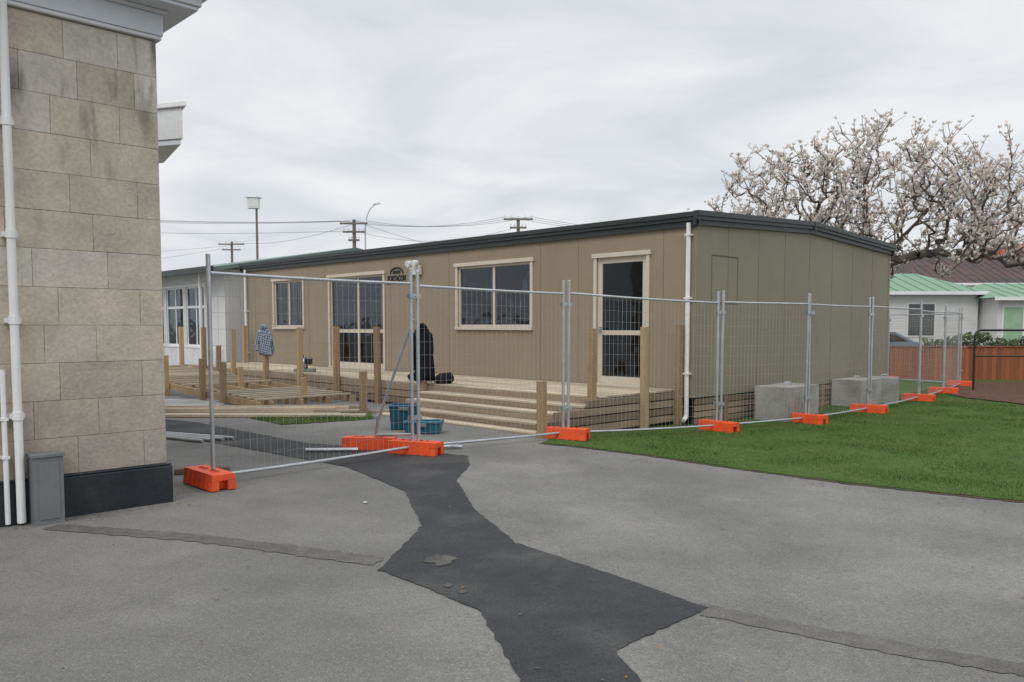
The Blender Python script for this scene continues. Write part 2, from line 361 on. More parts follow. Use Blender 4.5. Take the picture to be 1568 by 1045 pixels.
g.box(-.016,-.004,-WID-.01,-WID+.06,Z0-.02,3.2,'taupe_skylit',FP)
g.box(-.022,LEN,-.02,.018,Z0-.05,Z0-.002,'taupe',FP)
g.box(-.02,-.002,-WID,-.03,Z0-.05,Z0-.002,'taupe_skylit',FP)
g.build('panel_joints',pre)
r=MB()
pr=[PW(-.06,.08,EAVE-.03),PW(-.06,-WID/2,RIDGE-.03),PW(-.06,-WID-.08,EAVE-.03),PW(-.06,-WID-.08,EAVE-.07),PW(-.06,-WID/2,RIDGE-.07),PW(-.06,.08,EAVE-.07)]
r.prism(pr,PW(LEN+.06,0,0)-PW(-.06,0,0),'charcoal')
for (b0,b1,z0,z1) in ((.018,.05,ZW-.02,3.13),(.018,.085,3.135,3.19),(.018,.11,3.195,EAVE)):
    r.box(-.08,LEN+.08,b0,b1,z0,z1,'charcoal',FP)
    r.box(-.08,LEN+.08,-WID-b1,-WID-b0,z0,z1,'charcoal',FP)
def rake(t0,t1,dz0,dz1):
    pts=[PW(t0,.105,EAVE+dz0),PW(t0,-WID/2,RIDGE+dz0),PW(t0,-WID-.105,EAVE+dz0),PW(t0,-WID-.105,EAVE+dz1),PW(t0,-WID/2,RIDGE+dz1),PW(t0,.105,EAVE+dz1)]
    v=PW(t1,0,0)-PW(t0,0,0)
    for i in range(2):
        r.prism([pts[i],pts[i+1],pts[4-i],pts[5-i]],v,'charcoal')
for (a,b,c,d) in ((-.05,-.006,-.21,-.135),(-.085,-.006,-.13,-.075),(-.11,-.006,-.07,.01)):
    rake(a,b,d,c); rake(LEN-a,LEN-b,d,c)
r.box(-.115,-.1,-WID/2-.02,-WID/2+.02,RIDGE-.2,RIDGE+.013,'charcoal',FP)
r.build('roof',pre)
it=MB()
it.box(.125,LEN-.125,-WID+.125,-.125,Z0,.46,'carpet',FP)
it.box(.125,LEN-.125,-WID+.125,-.125,2.9,2.95,'interior',FP)
it.box(7.6,7.7,-WID+.125,-.125,.46,2.9,'interior',FP)
it.box(2.7,2.8,-WID+.125,-.125,.46,2.9,'interior',FP)
for t,o,ww,hh in ((4.2,-1.2,.9,.75),(5.6,-2.2,1.2,.8),(9,-3,1.4,.75),(12.5,-1.4,1.2,.9)):
    it.box(t,t+ww,o-.6,o,.46+hh,.46+hh+.04,'white',FP); it.box(t+.05,t+.1,o-.55,o-.05,.46,.46+hh,'box',FP); it.box(t+ww-.1,t+ww-.05,o-.55,o-.05,.46,.46+hh,'box',FP)
for t,o,z,ww,hh in ((4.0,-.35,1.25,.16,.75),(4.35,-.5,1.25,.22,.42),(4.75,-.4,1.25,.12,.62),(5.1,-.6,1.25,.3,.3)):
    it.box(t,t+ww,o-.2,o,z,z+hh,'white',FP)
it.box(3.9,5.6,-.9,-.2,1.2,1.24,'white',FP)
it.build('interior_fitout',pre)
def window(name,t0,t1,z0,z1,mull=(),trans=(),sill=True,door=False,fr=FP,trim='cream',parent=pre,sash=.045,gl='glass'):
    m=MB(); T=.065
    m.box(t0-T,t0,0.001,.028,z0,z1,trim,fr); m.box(t1,t1+T,0.001,.028,z0,z1,trim,fr)
    m.box(t0-T-.03,t1+T+.03,0.001,.045,z1,z1+T+.01,trim,fr)
    if sill: m.box(t0-T,t1+T,0.001,.05,z0-.06,z0,trim,fr)
    else: m.box(t0-T,t1+T,0.001,.04,z0-.04,z0,trim,fr)
    a,b=-.07,-.02
    m.box(t0,t0+sash,a,b,z0,z1,trim,fr);m.box(t1-sash,t1,a,b,z0,z1,trim,fr)
    m.box(t0+sash,t1-sash,a,b,z1-sash,z1,trim,fr)
    zb=z0+(sash if not door else .12)
    m.box(t0+sash,t1-sash,a,b,z0,zb,trim,fr)
    for q in mull: m.box(q-.03,q+.03,a,b-.002,zb,z1-sash,trim,fr)
    for q in trans:
        e=[t0+sash]+[x for u in mull for x in (u-.03,u+.03)]+[t1-sash]
        for i in range(0,len(e),2): m.box(e[i],e[i+1],a,b-.004,q-.04,q+.04,trim,fr)
    m.box(t0+.01,t1-.01,-.048,-.042,z0+.01,z1-.01,gl,fr)
    m.build(name,parent,bevel=.003)
window('entry_door',*OPS[0],trans=(1.36,),sill=False,door=True,sash=.10)
window('window_1',*OPS[1],mull=(4.70,))
window('sliding_door',*OPS[2],mull=(9.47,),trans=(1.36,),sill=False,door=True)
window('window_2',*OPS[3],mull=(12.74,))
FB=(PW(0,-WID,0).x,PW(0,-WID,0).y,dL[0],dL[1],dE[0],dE[1])
for i,o in enumerate(BOPS): window('rear_window_%d'%(i+1),*o,mull=((o[0]+o[1])/2,),fr=FB)
h=MB()
h.box(1.92,1.97,-.02,.05,1.40,1.46,'galv',FP); h.box(1.86,1.96,.05,.065,1.415,1.44,'galv',FP)
h.build('door_handle',pre)
p=MB()
for t in (.10,LEN-.25):
    p.tube(PW(t,.07,3.10),PW(t,.07,.02),.036,.036,12,'white')
    p.tube(PW(t,.07,.02),PW(t-.02,.18,-.03),.036,.036,12,'white')
    for z in (.7,1.9,2.9): p.box(t-.05,t+.05,.004,.11,z,z+.03,'white',FP)
p.build('downpipes',pre)
s=MB()
T0=7.12
s.box(T0-.17,T0+.17,.02,.10,2.60,2.80,'whitedirty',FP)
for d in (-.1,.12):
    s.tube(PW(T0+d,.08,2.86),PW(T0+d,.20,2.83),.055,.075,14,'white'); s.tube(PW(T0+d,.06,2.8),PW(T0+d,.09,2.87),.02,.02,8,'white')
s.build('security_light',pre,bevel=.006)
sg=MB(); sg.box(7.50,8.26,.004,.012,2.435,2.465,'sign_black',FP)
for i in range(8):
    a0=math.pi*i/8;a1=math.pi*(i+1)/8
    sg.beam(PW(7.88+.24*math.cos(a0),.01,2.665+.13*math.sin(a0)),PW(7.88+.24*math.cos(a1),.01,2.665+.13*math.sin(a1)),.01,.035,'sign_black')
sg.box(7.74,8.02,.004,.012,2.665,2.73,'sign_black',FP)
sg.build('sign_emblem',pre)
cu=bpy.data.curves.new('company_lettering','FONT');cu.body='PORTACOM';cu.size=.175;cu.extrude=.003;cu.offset=.006;cu.align_x='CENTER'
to=bpy.data.objects.new('company_lettering',cu);COL.objects.link(to);cu.materials.append(M['sign_black'])
mw=Matrix.Identity(4)
for i,c in enumerate(((-dL[0]*.72,-dL[1]*.72,0),(0,0,1),(-dE[0],-dE[1],0))):
    for j in range(3): mw[j][i]=c[j]
mw.translation=PW(7.88,.008,2.50); to.matrix_world=mw; to.parent=pre; to.matrix_parent_inverse=Matrix.Identity(4)
k=MB()
k.box(.05,LEN-.05,-WID+.1,-.1,-.15,Z0-.06,'dark',FP)  # solid box coloured near-black as the shade behind the slats
z=-.10
while z<.30:
    o=-.02
    while o>-WID+.05:
        l=min(random.choice((1.2,1.8,2.4)),o+WID)
        if l<.1: break
        k.box(-.02+random.uniform(-.003,.003),.02,o-l+.004,o,z,z+.088,'timberbrown',FP); o-=l
    z+=.105
for o in (-.9,-2.1,-3.3,-4.5,-5.7,-6.9): k.box(-.05,-.024,o-.045,o+.045,-.12,.32,'timberbrown',FP)
k.build('timber_skirt',pre,bevel=.003)

# ---------------------------------------------------------------- deck, steps
deck=empty('timber_deck'); DZ=.45
d=MB()
o=.03
while o<2.0:
    t=.3
    while t<14.8:
        l=min(random.choice((2.4,3.0,3.6)),14.8-t)
        if l<.2: break
        d.box(t,t+l-.004,o,o+.086,DZ-.03,DZ+random.uniform(-.002,.002),'timberpale',FP); t+=l
    o+=.094
d.build('deck_boards',deck,bevel=.002)
f=MB()
for z0,z1 in ((.30,.415),(.17,.285),(.04,.155)): f.box(.3,14.8,2.0,2.045,z0,z1,'timberbrown',FP)
for z0,z1 in ((.31,.41),(.19,.29),(.07,.17),(-.05,.05)): f.box(.255,.298,.03,3.34 if z1<.2 else (3.0 if z1<.3 else 2.3),z0,z1,'timberbrown',FP)
for t in np.arange(.8,14.8,.9): f.box(t,t+.045,.05,1.99,.2,.415,'timberbrown',FP)
f.build('deck_framing',deck,bevel=.003)
st=MB()
for i,(o0,z) in enumerate(((2.05,.335),(2.37,.225),(2.69,.115),(3.01,.02))):
    for b in (0,.105,.21): st.box(.31,4.05,o0+b,o0+b+.098,z-.032,z,'timberpale',FP)
    st.box(.31,4.05,o0+.28,o0+.305,z-.11 if i<3 else -.05,z-.036,'timberbrown',FP)
    for t in (.35,1.3,2.2,3.1,3.95): st.box(t,t+.045,o0,o0+.28,-.06,z-.034,'timberbrown',FP)
st.build('steps',deck,bevel=.002)
ps=MB()
def post(t,o,zt,s=.05,mat='timber',z0=-.13):
    a=random.uniform(-.012,.012);b=random.uniform(-.012,.012)
    P0=PW(t,o,z0);P1=PW(t+a,o+b,zt); ps.beam(P0,P1,s*2,s*2,mat,up=(-dE[0],-dE[1],0))
for t,o,zt_ in ((.36,2.11,1.44),(.2,1.05,1.46),(.2,.14,1.50),(.2,3.32,.74),(4.25,3.40,.72),(4.275,2.1,1.42),(5.67,2.1,1.46),(7.1,2.1,1.47),(8.56,2.1,1.45),(10.06,2.1,1.42),(11.7,2.1,1.42),(13.3,2.1,1.45),(14.7,2.1,1.46),(14.7,.3,1.5),(12.5,2.1,1.0)): post(t,o,zt_)
ps.build('posts',deck,bevel=.004)
ramp=empty('timber_ramp'); rm=MB()
RP=PW
zt=lambda t:.10+.30*(t-6.3)/(14.5-6.3)
for o in (2.2,2.75,3.35,3.95,4.2): rm.beam(RP(6.3,o,zt(6.3)-.05),RP(14.5,o,zt(14.5)-.05),.045,.13,'timber')
t=6.5
while t<14.5:
    if t<8.2 or t>9.5: rm.beam(RP(t,2.2,zt(t)+.04),RP(t,4.2,zt(t)+.04),.09,.03,'timberpale')
    t+=.3 if t<8 or t>11 else .45
rm.build('ramp_frame',ramp)
rp=MB()
for t,h in ((7.6,.80),(8.5,.84),(10.3,.86),(12,.9),(13.6,.95)):
    rp.box(t-.05,t+.05,4.23,4.33,0,h,'timber',FP)
for t,h in ((6.6,.5),(9.2,.62)): rp.box(t-.045,t+.045,3.1,3.19,0,h,'timber',FP)
rp.build('ramp_posts',ramp,bevel=.004)
lp=MB()
for i in range(9):
    y=13.2+i*.17+random.uniform(-.05,.05); x0=-7.2+random.uniform(-.4,.4); a=random.uniform(-.03,.09)
    L=random.uniform(3.4,4.9)
    lp.beam((x0,y,.03),(x0+L,y+L*a,.03),.095 if i%2 else .14,.045,'timberpale')
for i in range(3): lp.beam((-6.8+i*.1,13.6+.25*i,.078),(-3.0+i*.2,13.9+.2*i,.078),.09,.045,'timberpale')
lp.build('stacked_timber_planks',bevel=.002)
pl=MB(); pl.beam((-3.35,8.1,.03),(-2.85,8.25,.03),.12,.05,'timberbrown'); pl.build('timber_offcut',bevel=.003)
cs=MB(); cs.box(-8.6,-5.4,14.6,16.4,0,.02,'concrete'); cs.build('concrete_slab')
sb=MB()
for i in range(4): sb.tube((-5.1,11.0+i*.09,.025),(-3.9+.1*i,10.3+i*.09,.025),.022,.022,8,'galv')
sb.tube((-2.4,9.5,.03),(-1.8,9.55,.03),.022,.022,8,'galv'); sb.tube((-1.05,9.75,.03),(-.6,9.8,.03),.022,.022,8,'galv')
sb.build('loose_steel_tubes')
tb=MB()
def crate(x,y,w,dp,hh,mat,lid,ang):
    c,s_=math.cos(ang),math.sin(ang); fr=(x,y,c,s_,-s_,c)
    vs=[]
    for z,kx in ((gz(x)+.005,.9),(hh,1)):
        for a,b in ((-1,-1),(1,-1),(1,1),(-1,1)): vs.append((x+c*a*w/2*kx-s_*b*dp/2*kx,y+s_*a*w/2*kx+c*b*dp/2*kx,z))
    tb.add(vs,[(0,1,2,3),(7,6,5,4),(0,4,5,1),(1,5,6,2),(2,6,7,3),(3,7,4,0)],mat)
    tb.box(-w/2-.012,w/2+.012,-dp/2-.012,dp/2+.012,hh+.001,hh+.03,lid,fr)
    tb.box(-.07,.07,-dp/2-.03,-dp/2-.013,hh-.04,hh+.01,'box',fr)
    tb.box(-w/2+.03,w/2-.03,-.02,.02,hh+.031,hh+.05,lid,fr)
crate(-1.55,11.75,.40,.32,.32,'blue','blue',.1); crate(-1.22,11.3,.50,.32,.14,'bluelid','bluelid',-.08)
tb.build('tool_crate',bevel=.008)

def garment(name,t,o,zt,zb,w,dp,mat,seed=1,flare=1.0):
    rnd=random.Random(seed); m=MB(); n=30; rows=20; rings=[]
    c=PW(t,o,0); ux=Vector((.96,-.28,0)).normalized();uy=Vector((.28,.96,0))
    ph=[rnd.uniform(0,6.28) for _ in range(8)]
    for j in range(rows+1):
        q=j/rows; z=zt+(zb-zt)*q
        sh=.34+.66*min(1,(q/.22))**.6 if q<.22 else 1-.14*math.sin((q-.22)*4)*(1-flare*.5)
        dd=dp*(.5+.5*min(1,q*3)); ring=[]
        for i in range(n):
            a=2*math.pi*i/n
            am=min(1,q*1.6)
            fold=1+am*(.10*math.sin(4*a+ph[0]+q*1.5)+.07*math.sin(7*a+ph[1]-q*2)+.04*math.sin(11*a+ph[2]))
            hem=.06*math.sin(2*a+ph[3])+.02*math.sin(5*a) if j==rows else 0
            p_=c+ux*(math.cos(a)*w/2*sh*fold+.025*math.sin(q*4+ph[4]))+uy*(math.sin(a)*dd/2*fold)
            ring.append((p_.x,p_.y,z+hem))
        rings.append(ring)
    m.loft(rings,mat)
    for sgn,LL in ((-1,.72),(1,.86)):
        rings=[];L=(zt-zb)*LL
        for kk in range(11):
            q=kk/10; cc=c+ux*(sgn*(w*.30+w*.16*math.sin(min(1,q*1.8)*1.5))+.015*math.sin(q*7+ph[5]))-uy*(.05+.03*q)+Vector((0,0,zt-.10-L*q))
            rr=.060-.016*q+.005*math.sin(q*19+ph[6]); rings.append([tuple(cc+ux*(math.cos(a)*rr)+uy*(math.sin(a)*rr*.7)) for a in [2*math.pi*i/12 for i in range(12)]])
        m.loft(rings,mat)
    rings=[]
    for kk in range(7):
        q=kk/6; rr=.085*math.sin(math.pi*(.15+.75*q)); cc=c+ux*(-.09+.18*q)-uy*.035+Vector((0,0,zt-.035+.04*math.sin(math.pi*q)))
        rings.append([tuple(cc+uy*(math.cos(a)*rr)+Vector((0,0,math.sin(a)*rr*(1.1 if math.sin(a)<0 else .6)))) for a in [2*math.pi*i/12 for i in range(12)]])
    m.loft(rings,mat)
    ob=m.build(name,smooth=True)
    sd=ob.modifiers.new('sub','SUBSURF');sd.levels=1;sd.render_levels=1
garment('hanging_black_jacket',4.275,2.1,1.48,.50,.38,.22,'cloth',seed=3)
garment('hanging_plaid_shirt',10.06,2.1,1.48,.82,.36,.2,'plaid',seed=5)
def bag(name,t,o,z,w,dp,hh,seed):
    m=MB(); c=PW(t,o,z); n=18;rings=[];rnd=random.Random(seed);ph=rnd.uniform(0,6)
    R=8
    for j in range(R+1):
        q=j/R; rad=(math.sin(math.pi*(.16+.70*q))**.45); ring=[]
        for i in range(n):
            a=2*math.pi*i/n; fo=1+.06*math.sin(3*a+ph+q*3)+.04*math.sin(7*a)
            sx=abs(math.cos(a))**.6*(1 if math.cos(a)>0 else -1);sy=abs(math.sin(a))**.6*(1 if math.sin(a)>0 else -1)
            ring.append((c.x+sx*w/2*rad*fo,c.y+sy*dp/2*rad*fo,z+hh*q*(1+.18*math.cos(a+ph)*q)))
        rings.append(ring)
    m.loft(rings,'cloth'); m.build(name,smooth=True)
bag('tool_bag',4.02,1.85,DZ,.36,.25,.17,2); bag('tool_bag.001',5.0,1.6,DZ,.50,.25,.14,4)
sw=MB(); c=PW(9.2,1.6,DZ)
sw.box(c.x-.22,c.x+.22,c.y-.15,c.y+.15,DZ,DZ+.07,'box'); sw.tube((c.x-.02,c.y,DZ+.22),(c.x+.02,c.y,DZ+.22),.14,.14,20,'galv')
sw.box(c.x+.03,c.x+.16,c.y-.05,c.y+.06,DZ+.17,DZ+.30,'black'); sw.tube((c.x,c.y-.1,DZ+.33),(c.x,c.y-.26,DZ+.42),.02,.02,8,'black'); sw.box(c.x-.03,c.x+.03,c.y+.08,c.y+.14,DZ+.05,DZ+.25,'black')
sw.build('mitre_saw',bevel=.008)

def cblock(name,cx,cy,l,dp,hh,ang=0):
    m=MB();c,s_=math.cos(ang),math.sin(ang);fr=(cx,cy,dE[0]*c-dE[1]*s_,dE[1]*c+dE[0]*s_,-dE[1]*c-dE[0]*s_,dE[0]*c-dE[1]*s_)
    m.box(-l/2,l/2,-dp/2,dp/2,-.13,hh,'concrete',fr)
    m.path([Vector((cx-.06,cy,hh)),Vector((cx-.05,cy,hh+.05)),Vector((cx+.05,cy,hh+.05)),Vector((cx+.06,cy,hh))],.012,6,'galv')
    m.build(name,bevel=.03)
cblock('concrete_block',4.75,14.15,1.15,.62,.46,.03)
cblock('concrete_block.001',6.95,16.55,.95,.6,.42,-.02)
cblock('concrete_block.002',7.75,17.1,.6,.55,.42,.3)

# ---------------------------------------------------------------- temporary fence
PTS=[(-2.78,7.48),(-1.11,9.4),(.714,10.9),(3.14,12.44),(4.85,13.46),(6.58,15.1),(8.68,17.5),(10.2,19.4),(11.9,21.8)]
def panel(p,q,idx,top=2.1):
    m=MB(); p=Vector((*p,0));q=Vector((*q,0));d_=(q-p).normalized();nrm=Vector((-d_.y,d_.x,0))
    a=p+d_*.045;b=q-d_*.045; za=gz(a.x);zb=gz(b.x); L=(b-a).length
    lean=nrm*random.uniform(-.02,.02); sag=random.uniform(.0,.012); top=top+random.uniform(-.015,.015)
    def P(s,z):
        return Vector((a.x+d_.x*s,a.y+d_.y*s,za+(zb-za)*s/L+z))+lean*(z/top)
    R=.0205
    m.tube(P(0,.02),P(0,top),R,R,12,'galv');m.tube(P(L,.02),P(L,top),R,R,12,'galv')
    m.tube(P(0,top),P(0,top+.012),R+.003,R,12,'galv');m.tube(P(L,top),P(L,top+.012),R+.003,R,12,'galv')
    rt=top-.16
    for z_ in (rt,.09):
        pp=[P(R+(L-2*R)*i/6,z_-sag*math.sin(math.pi*i/6)) for i in range(7)]
        m.path(pp,.016,10,'galv')
    n=int((L-.04)/.075)
    off=nrm*-.019
    for i in range(1,n+1):
        s=i*L/(n+1); m.tube(P(s,.09)+off,P(s,rt)+off,.0017,.0017,3,'wire',cap=False)
    z=.24
    while z<rt-.05:
        m.tube(P(.01,z)+off*.8,P(L-.01,z)+off*.8,.0015,.0015,3,'wire',cap=False); z+=.15
    for z in (top-.30,.42):
        c=P(L+.045,z); m.beam(c-d_*.085-nrm*.026,c+d_*.085-nrm*.026,.008,.05,'galv'); m.beam(c-d_*.085+nrm*.026,c+d_*.085+nrm*.026,.008,.05,'galv'); m.tube(c-nrm*.05,c+nrm*.05,.008,.008,6,'galv')
    m.build('temporary_fence_panel' if idx==0 else 'temporary_fence_panel.%03d'%idx)
idx=0
for a,b in zip(PTS,PTS[1:]): panel(a,b,idx); idx+=1
BK=[(11.9,21.8),(10.9,23.9),(8.9,25.4),(6.9,26.9)]
for a,b in zip([BK[0]]+BK[1:],BK[1:]): panel((a[0],a[1]+.05),b,idx); idx+=1
def foot(x,y,ang,idx):
    m=MB();g0=gz(x);c,s_=math.cos(ang),math.sin(ang)
    P=lambda a,b,z:(x+c*a-s_*b,y+s_*a+c*b,g0+.008+z)
    F=[(3,2,1,0),(4,5,6,7),(0,1,5,4),(1,2,6,5),(2,3,7,6),(3,0,4,7)]
    m.add([P(-.24,-.12,0),P(.24,-.12,0),P(.24,.12,0),P(-.24,.12,0),P(-.24,-.102,.145),P(.24,-.102,.145),P(.24,.102,.145),P(-.24,.102,.145)],F,'orange',.5)
    for sg in (-1,1):
        a0,a1=(.241,.31) if sg>0 else (-.31,-.241)
        for b0,b1 in ((-.12,-.045),(.045,.12)):
            m.add([P(a0,b0,0),P(a1,b0,0),P(a1,b1,0),P(a0,b1,0),P(a0,b0*.86,.085),P(a1,b0*.86,.085),P(a1,b1*.9,.085),P(a0,b1*.9,.085)],F,'orange',.5)
        m.add([P(a0,-.108,.087),P(a1,-.108,.087),P(a1,.108,.087),P(a0,.108,.087),P(a0,-.102,.143),P(a1,-.102,.143),P(a1,.102,.143),P(a0,.102,.143)],F,'orange',.5)
    for a in (-.16,-.08,.08,.16): 
        q=P(a,0,.145);m.tube(q,(q[0],q[1],q[2]+.006),.032,.030,12,'orange'); m.tube((q[0],q[1],q[2]+.0065),(q[0],q[1],q[2]+.008),.022,.022,12,'dark')  # black discs on top paint the shade inside the post holes
    for a in (-.2,-.1,0,.1,.2):
        for sg in (-1,1):
            m.add([P(a-.012,sg*.119,.01),P(a+.012,sg*.119,.01),P(a+.012,sg*.128,.01),P(a-.012,sg*.128,.01),P(a-.01,sg*.104,.13),P(a+.01,sg*.104,.13),P(a+.01,sg*.110,.13),P(a-.01,sg*.110,.13)],F,'orange',.5)
    m.build('fence_foot_block' if idx==0 else 'fence_foot_block.%03d'%idx,bevel=.006)
for i,pq in enumerate(PTS):
    a=PTS[max(0,i-1)];b=PTS[min(len(PTS)-1,i+1)]
    ang=math.atan2(b[1]-a[1],b[0]-a[0])-math.pi/2
    if i==1: ang=-.35
    if i==2: ang=-.45
    foot(pq[0],pq[1],ang+random.uniform(-.1,.1),i)
foot(-1.70,9.75,-.1,len(PTS)); foot(10.9,23.9,.3,len(PTS)+1)
br=MB()
br.tube((-1.62,9.73,.1),(-1.58,9.68,.42),.02,.02,10,'galv'); br.tube((-1.585,9.69,.36),(-1.13,9.44,1.55),.017,.017,10,'galv'); br.tube((-1.6,9.7,.18),(-1.13,9.44,.22),.017,.017,10,'galv')
br.build('fence_brace')

# ---------------------------------------------------------------- stone building
stn=empty('stone_building')
FS=(-2.88,6.81,-dE[0],-dE[1],-dL[0],-dL[1])
SC=(-2.88,6.81)
def SW(s,o,z): return Vector((SC[0]-dE[0]*s-dL[0]*o,SC[1]-dE[1]*s-dL[1]*o,z))
m=MB()
m.box(.01,7.0,-9,-.02,0,3.9,'mortar',FS); m.build('wall_core',stn)
m=MB(); nC=12; hC=(3.76-.33)/nC
rnd=random.Random(14)
for c_ in range(nC):
    z0=.33+c_*hC
    s=-.0; first=True
    while s<6.9:
        l=(rnd.choice((.18,.42,.30,.52)) if first else rnd.uniform(.36,.62)); first=False
        l=min(l,6.9-s)
        m.box(s+.0012,s+l-.0012,-.05,rnd.uniform(-.0012,.0012),z0+.0012,z0+hC-.0012,'stone',FS,var=rnd.random())
        s+=l
    t=-.052
    while t>-8.8:
        l=rnd.uniform(.4,.8); m.box(0,.02,t-l+.004,t,z0+.002,z0+hC-.002,'stone',FS,var=rnd.random()); t-=l
m.build('stone_blocks',stn,bevel=.002)
m=MB(); m.box(-.035,7,-9,.035,-.02,.31,'plinth',FS); m.box(-.03,7,-9,.028,.311,.33,'plinth',FS); m.build('plinth',stn,bevel=.012)
m=MB()
def ring(a,z0,z1,mat): m.box(-a,7,-9-a,a,z0,z1,mat,FS)
ring(.035,3.77,3.80,'whitedirty'); ring(.045,3.802,3.97,'soffit'); ring(.075,3.972,4.00,'whitedirty'); ring(.25,4.002,4.03,'soffit'); ring(.27,4.032,4.12,'whitedirty'); ring(.33,4.122,4.15,'soffit'); ring(.38,4.152,4.28,'whitedirty'); ring(.30,4.282,4.6,'soffit')
m.build('eaves_cornice',stn,bevel=.006)
m=MB()
def pipe(s,o,z0,z1,r):
    m.tube(SW(s,o,z0),SW(s,o,z1),r,r,14,'white')
pipe(1.10,.075,.02,3.8,.030); pipe(1.185,.06,.02,1.15,.018)
for z in (.78,1.48,2.1,2.9): m.tube(SW(1.10,.075,z),SW(1.10,.075,z+.06),.037,.037,14,'white'); m.box(1.05,1.15,.002,.06,z+.01,z+.045,'white',FS)
for z in (.5,.78): m.box(1.16,1.21,.002,.08,z,z+.02,'white',FS)
m.build('downpipe',stn)
m=MB()
m.box(.84,1.04,.036,.19,-.01,.50,'box',FS); m.box(.83,1.05,.034,.2,.502,.525,'box',FS); m.box(.87,1.01,.191,.195,.04,.46,'box',FS)
m.build('utility_box',bevel=.008)
m=MB(); FW=(-4.72,12.0,-.95,.30,-.52,.854)
m.box(0,3,0,1.6,4.16,4.60,'whitedirty',FW); m.box(-.06,3,-.06,1.6,4.602,4.68,'white',FW); m.box(.03,3,.03,1.6,4.08,4.158,'soffit',FW)
m.box(1.4,3,.6,1.5,0,4.078,'housewall',FW)
m.build('porch_canopy',bevel=.01)

# ---------------------------------------------------------------- far classroom (left)
fc=empty('classroom_block')
m=MB(); 
FOPS=[(17.9,19.3,.85,2.75),(19.5,20.9,.85,2.75),(21.1,22.5,.85,2.75),(22.7,24.1,.85,2.75)]
wall(m,16.5,30,0,3.2,FOPS,-.15,0,'housewall',FP)
m.box(16.5,30,-9,-.16,0,.05,'carpet',FP); m.box(16.5,16.65,-9,-.155,.05,3.2,'housewall',FP); m.box(16.7,29.9,-5,-4.9,.05,3.1,'interior',FP)
m.box(16.7,30,.0,.03,.02,.8,'whitedirty',FP)
m.build('walls',fc)
for i,o in enumerate(FOPS): window('window_%d'%(i+1),*o,mull=((o[0]+o[1])/2,),trans=(2.1,),trim='white',parent=fc)
m=MB()
pr=[PW(16.2,.5,3.22),PW(16.2,-4.5,4.12),PW(16.2,-9.5,3.22),PW(16.2,-9.5,3.1),PW(16.2,-4.5,4.0),PW(16.2,.5,3.1)]
m.prism(pr,PW(31,0,0)-PW(16.2,0,0),'greenroofL')
m.box(16.15,31,.5,.62,3.08,3.25,'charcoal',FP)
m.build('roof',fc)
m=MB(); m.tube(PW(17.55,.3,0),PW(17.55,.3,3.1),.05,.05,10,'white'); m.tube(PW(21.0,.5,0),PW(21.0,.5,3.1),.05,.05,10,'white'); m.build('veranda_posts',fc)

# ---------------------------------------------------------------- houses right
def house(name,x0,x1,y0,y1,ze,zr,roof,wallm='housewall',ops=(),hip=1.5,base=-.12):
    e=empty(name); m=MB(); m.box(x0,x1,y0,y1,base,ze,wallm)
    z=.2
    while z<ze-.2: m.box(x0,x1,y0-.012,y0-.001,z,z+.012,'whitedirty'); z+=.2
    m.build('walls',e)
    m=MB(); ov=.4
    yc=(y0+y1)/2; A=[(x0-ov,y0-ov,ze),(x1+ov,y0-ov,ze),(x1+ov,y1+ov,ze),(x0-ov,y1+ov,ze),(x0+hip,yc,zr),(x1-hip,yc,zr)]
    A=[Vector(a) for a in A]
    m.add(A,[(0,1,5,4),(1,2,5),(2,3,4,5),(3,0,4),(3,2,1,0)],roof)
    n=int((x1-x0)/.6)
    for i in range(1,n):
        u=i/n; x=x0-ov+(x1-x0+2*ov)*u; xt=min(max(x,x0+hip),x1-hip)
        k_=1 if x0+hip<=x<=x1-hip else (1-abs(x-xt)/(hip+ov))
        m.beam((x,y0-ov,ze+.02),(x,y0-ov+(yc-y0+ov)*k_,ze+(zr-ze)*k_+.02),.05,.04,roof)
    m.box(x0-ov-.02,x1+ov+.02,y0-ov-.08,y0-ov-.005,ze-.15,ze+.03,'white')
    m.build('roof',e)
    if ops:
        m=MB()
        for (a,b,c,d_,mt) in ops:
            m.box(a-.08,b+.08,y0-.05,y0-.003,c-.08,d_+.08,'white'); m.box(a,b,y0-.07,y0-.055,c,d_,mt)
            if mt=='glassdark': m.box((a+b)/2-.03,(a+b)/2+.03,y0-.085,y0-.072,c,d_,'white')
        m.build('openings',e)
house('weatherboard_house',18.5,25.4,45,53,3.35,4.6,'greenroof',ops=((21.6,23.0,1.0,2.7,'glassdark'),(19.2,20.2,1.2,2.5,'glassdark')))
house('weatherboard_house.001',25.6,33,43.5,50,3.0,3.9,'greenroof',ops=((25.9,26.9,.1,2.5,'greendoor'),(29.5,31,1.1,2.4,'glassdark')),hip=1)
house('tiled_roof_house',30,48,62,74,4.7,7.4,'tile',ops=((33,35,1.5,3.5,'glassdark'),),hip=3)
house('red_roof_house',46,60,80,90,6.0,10.0,'redroof',hip=3)
m=MB(); m.box(38.2,38.9,67,67.7,6.6,8.2,'redroof'); m.box(38.1,39,66.9,67.8,8.2,8.3,'concrete'); m.build('brick_chimney')
hd=MB(); 
for i in range(2600):
    x=random.uniform(20.5,32);y=random.uniform(40.5,41.6);z=random.uniform(-.1,1.0+.2*math.sin(x*1.7))
    a=Vector((random.gauss(0,1),random.gauss(0,1),random.gauss(0,1))).normalized()*.11;b=a.orthogonal().normalized()*.09;c=Vector((x,y,z))
    hd.add([c-a,c+b,c+a,c-b],[(0,1,2,3)],'foliage')
hd.build('hedge',recalc=False)

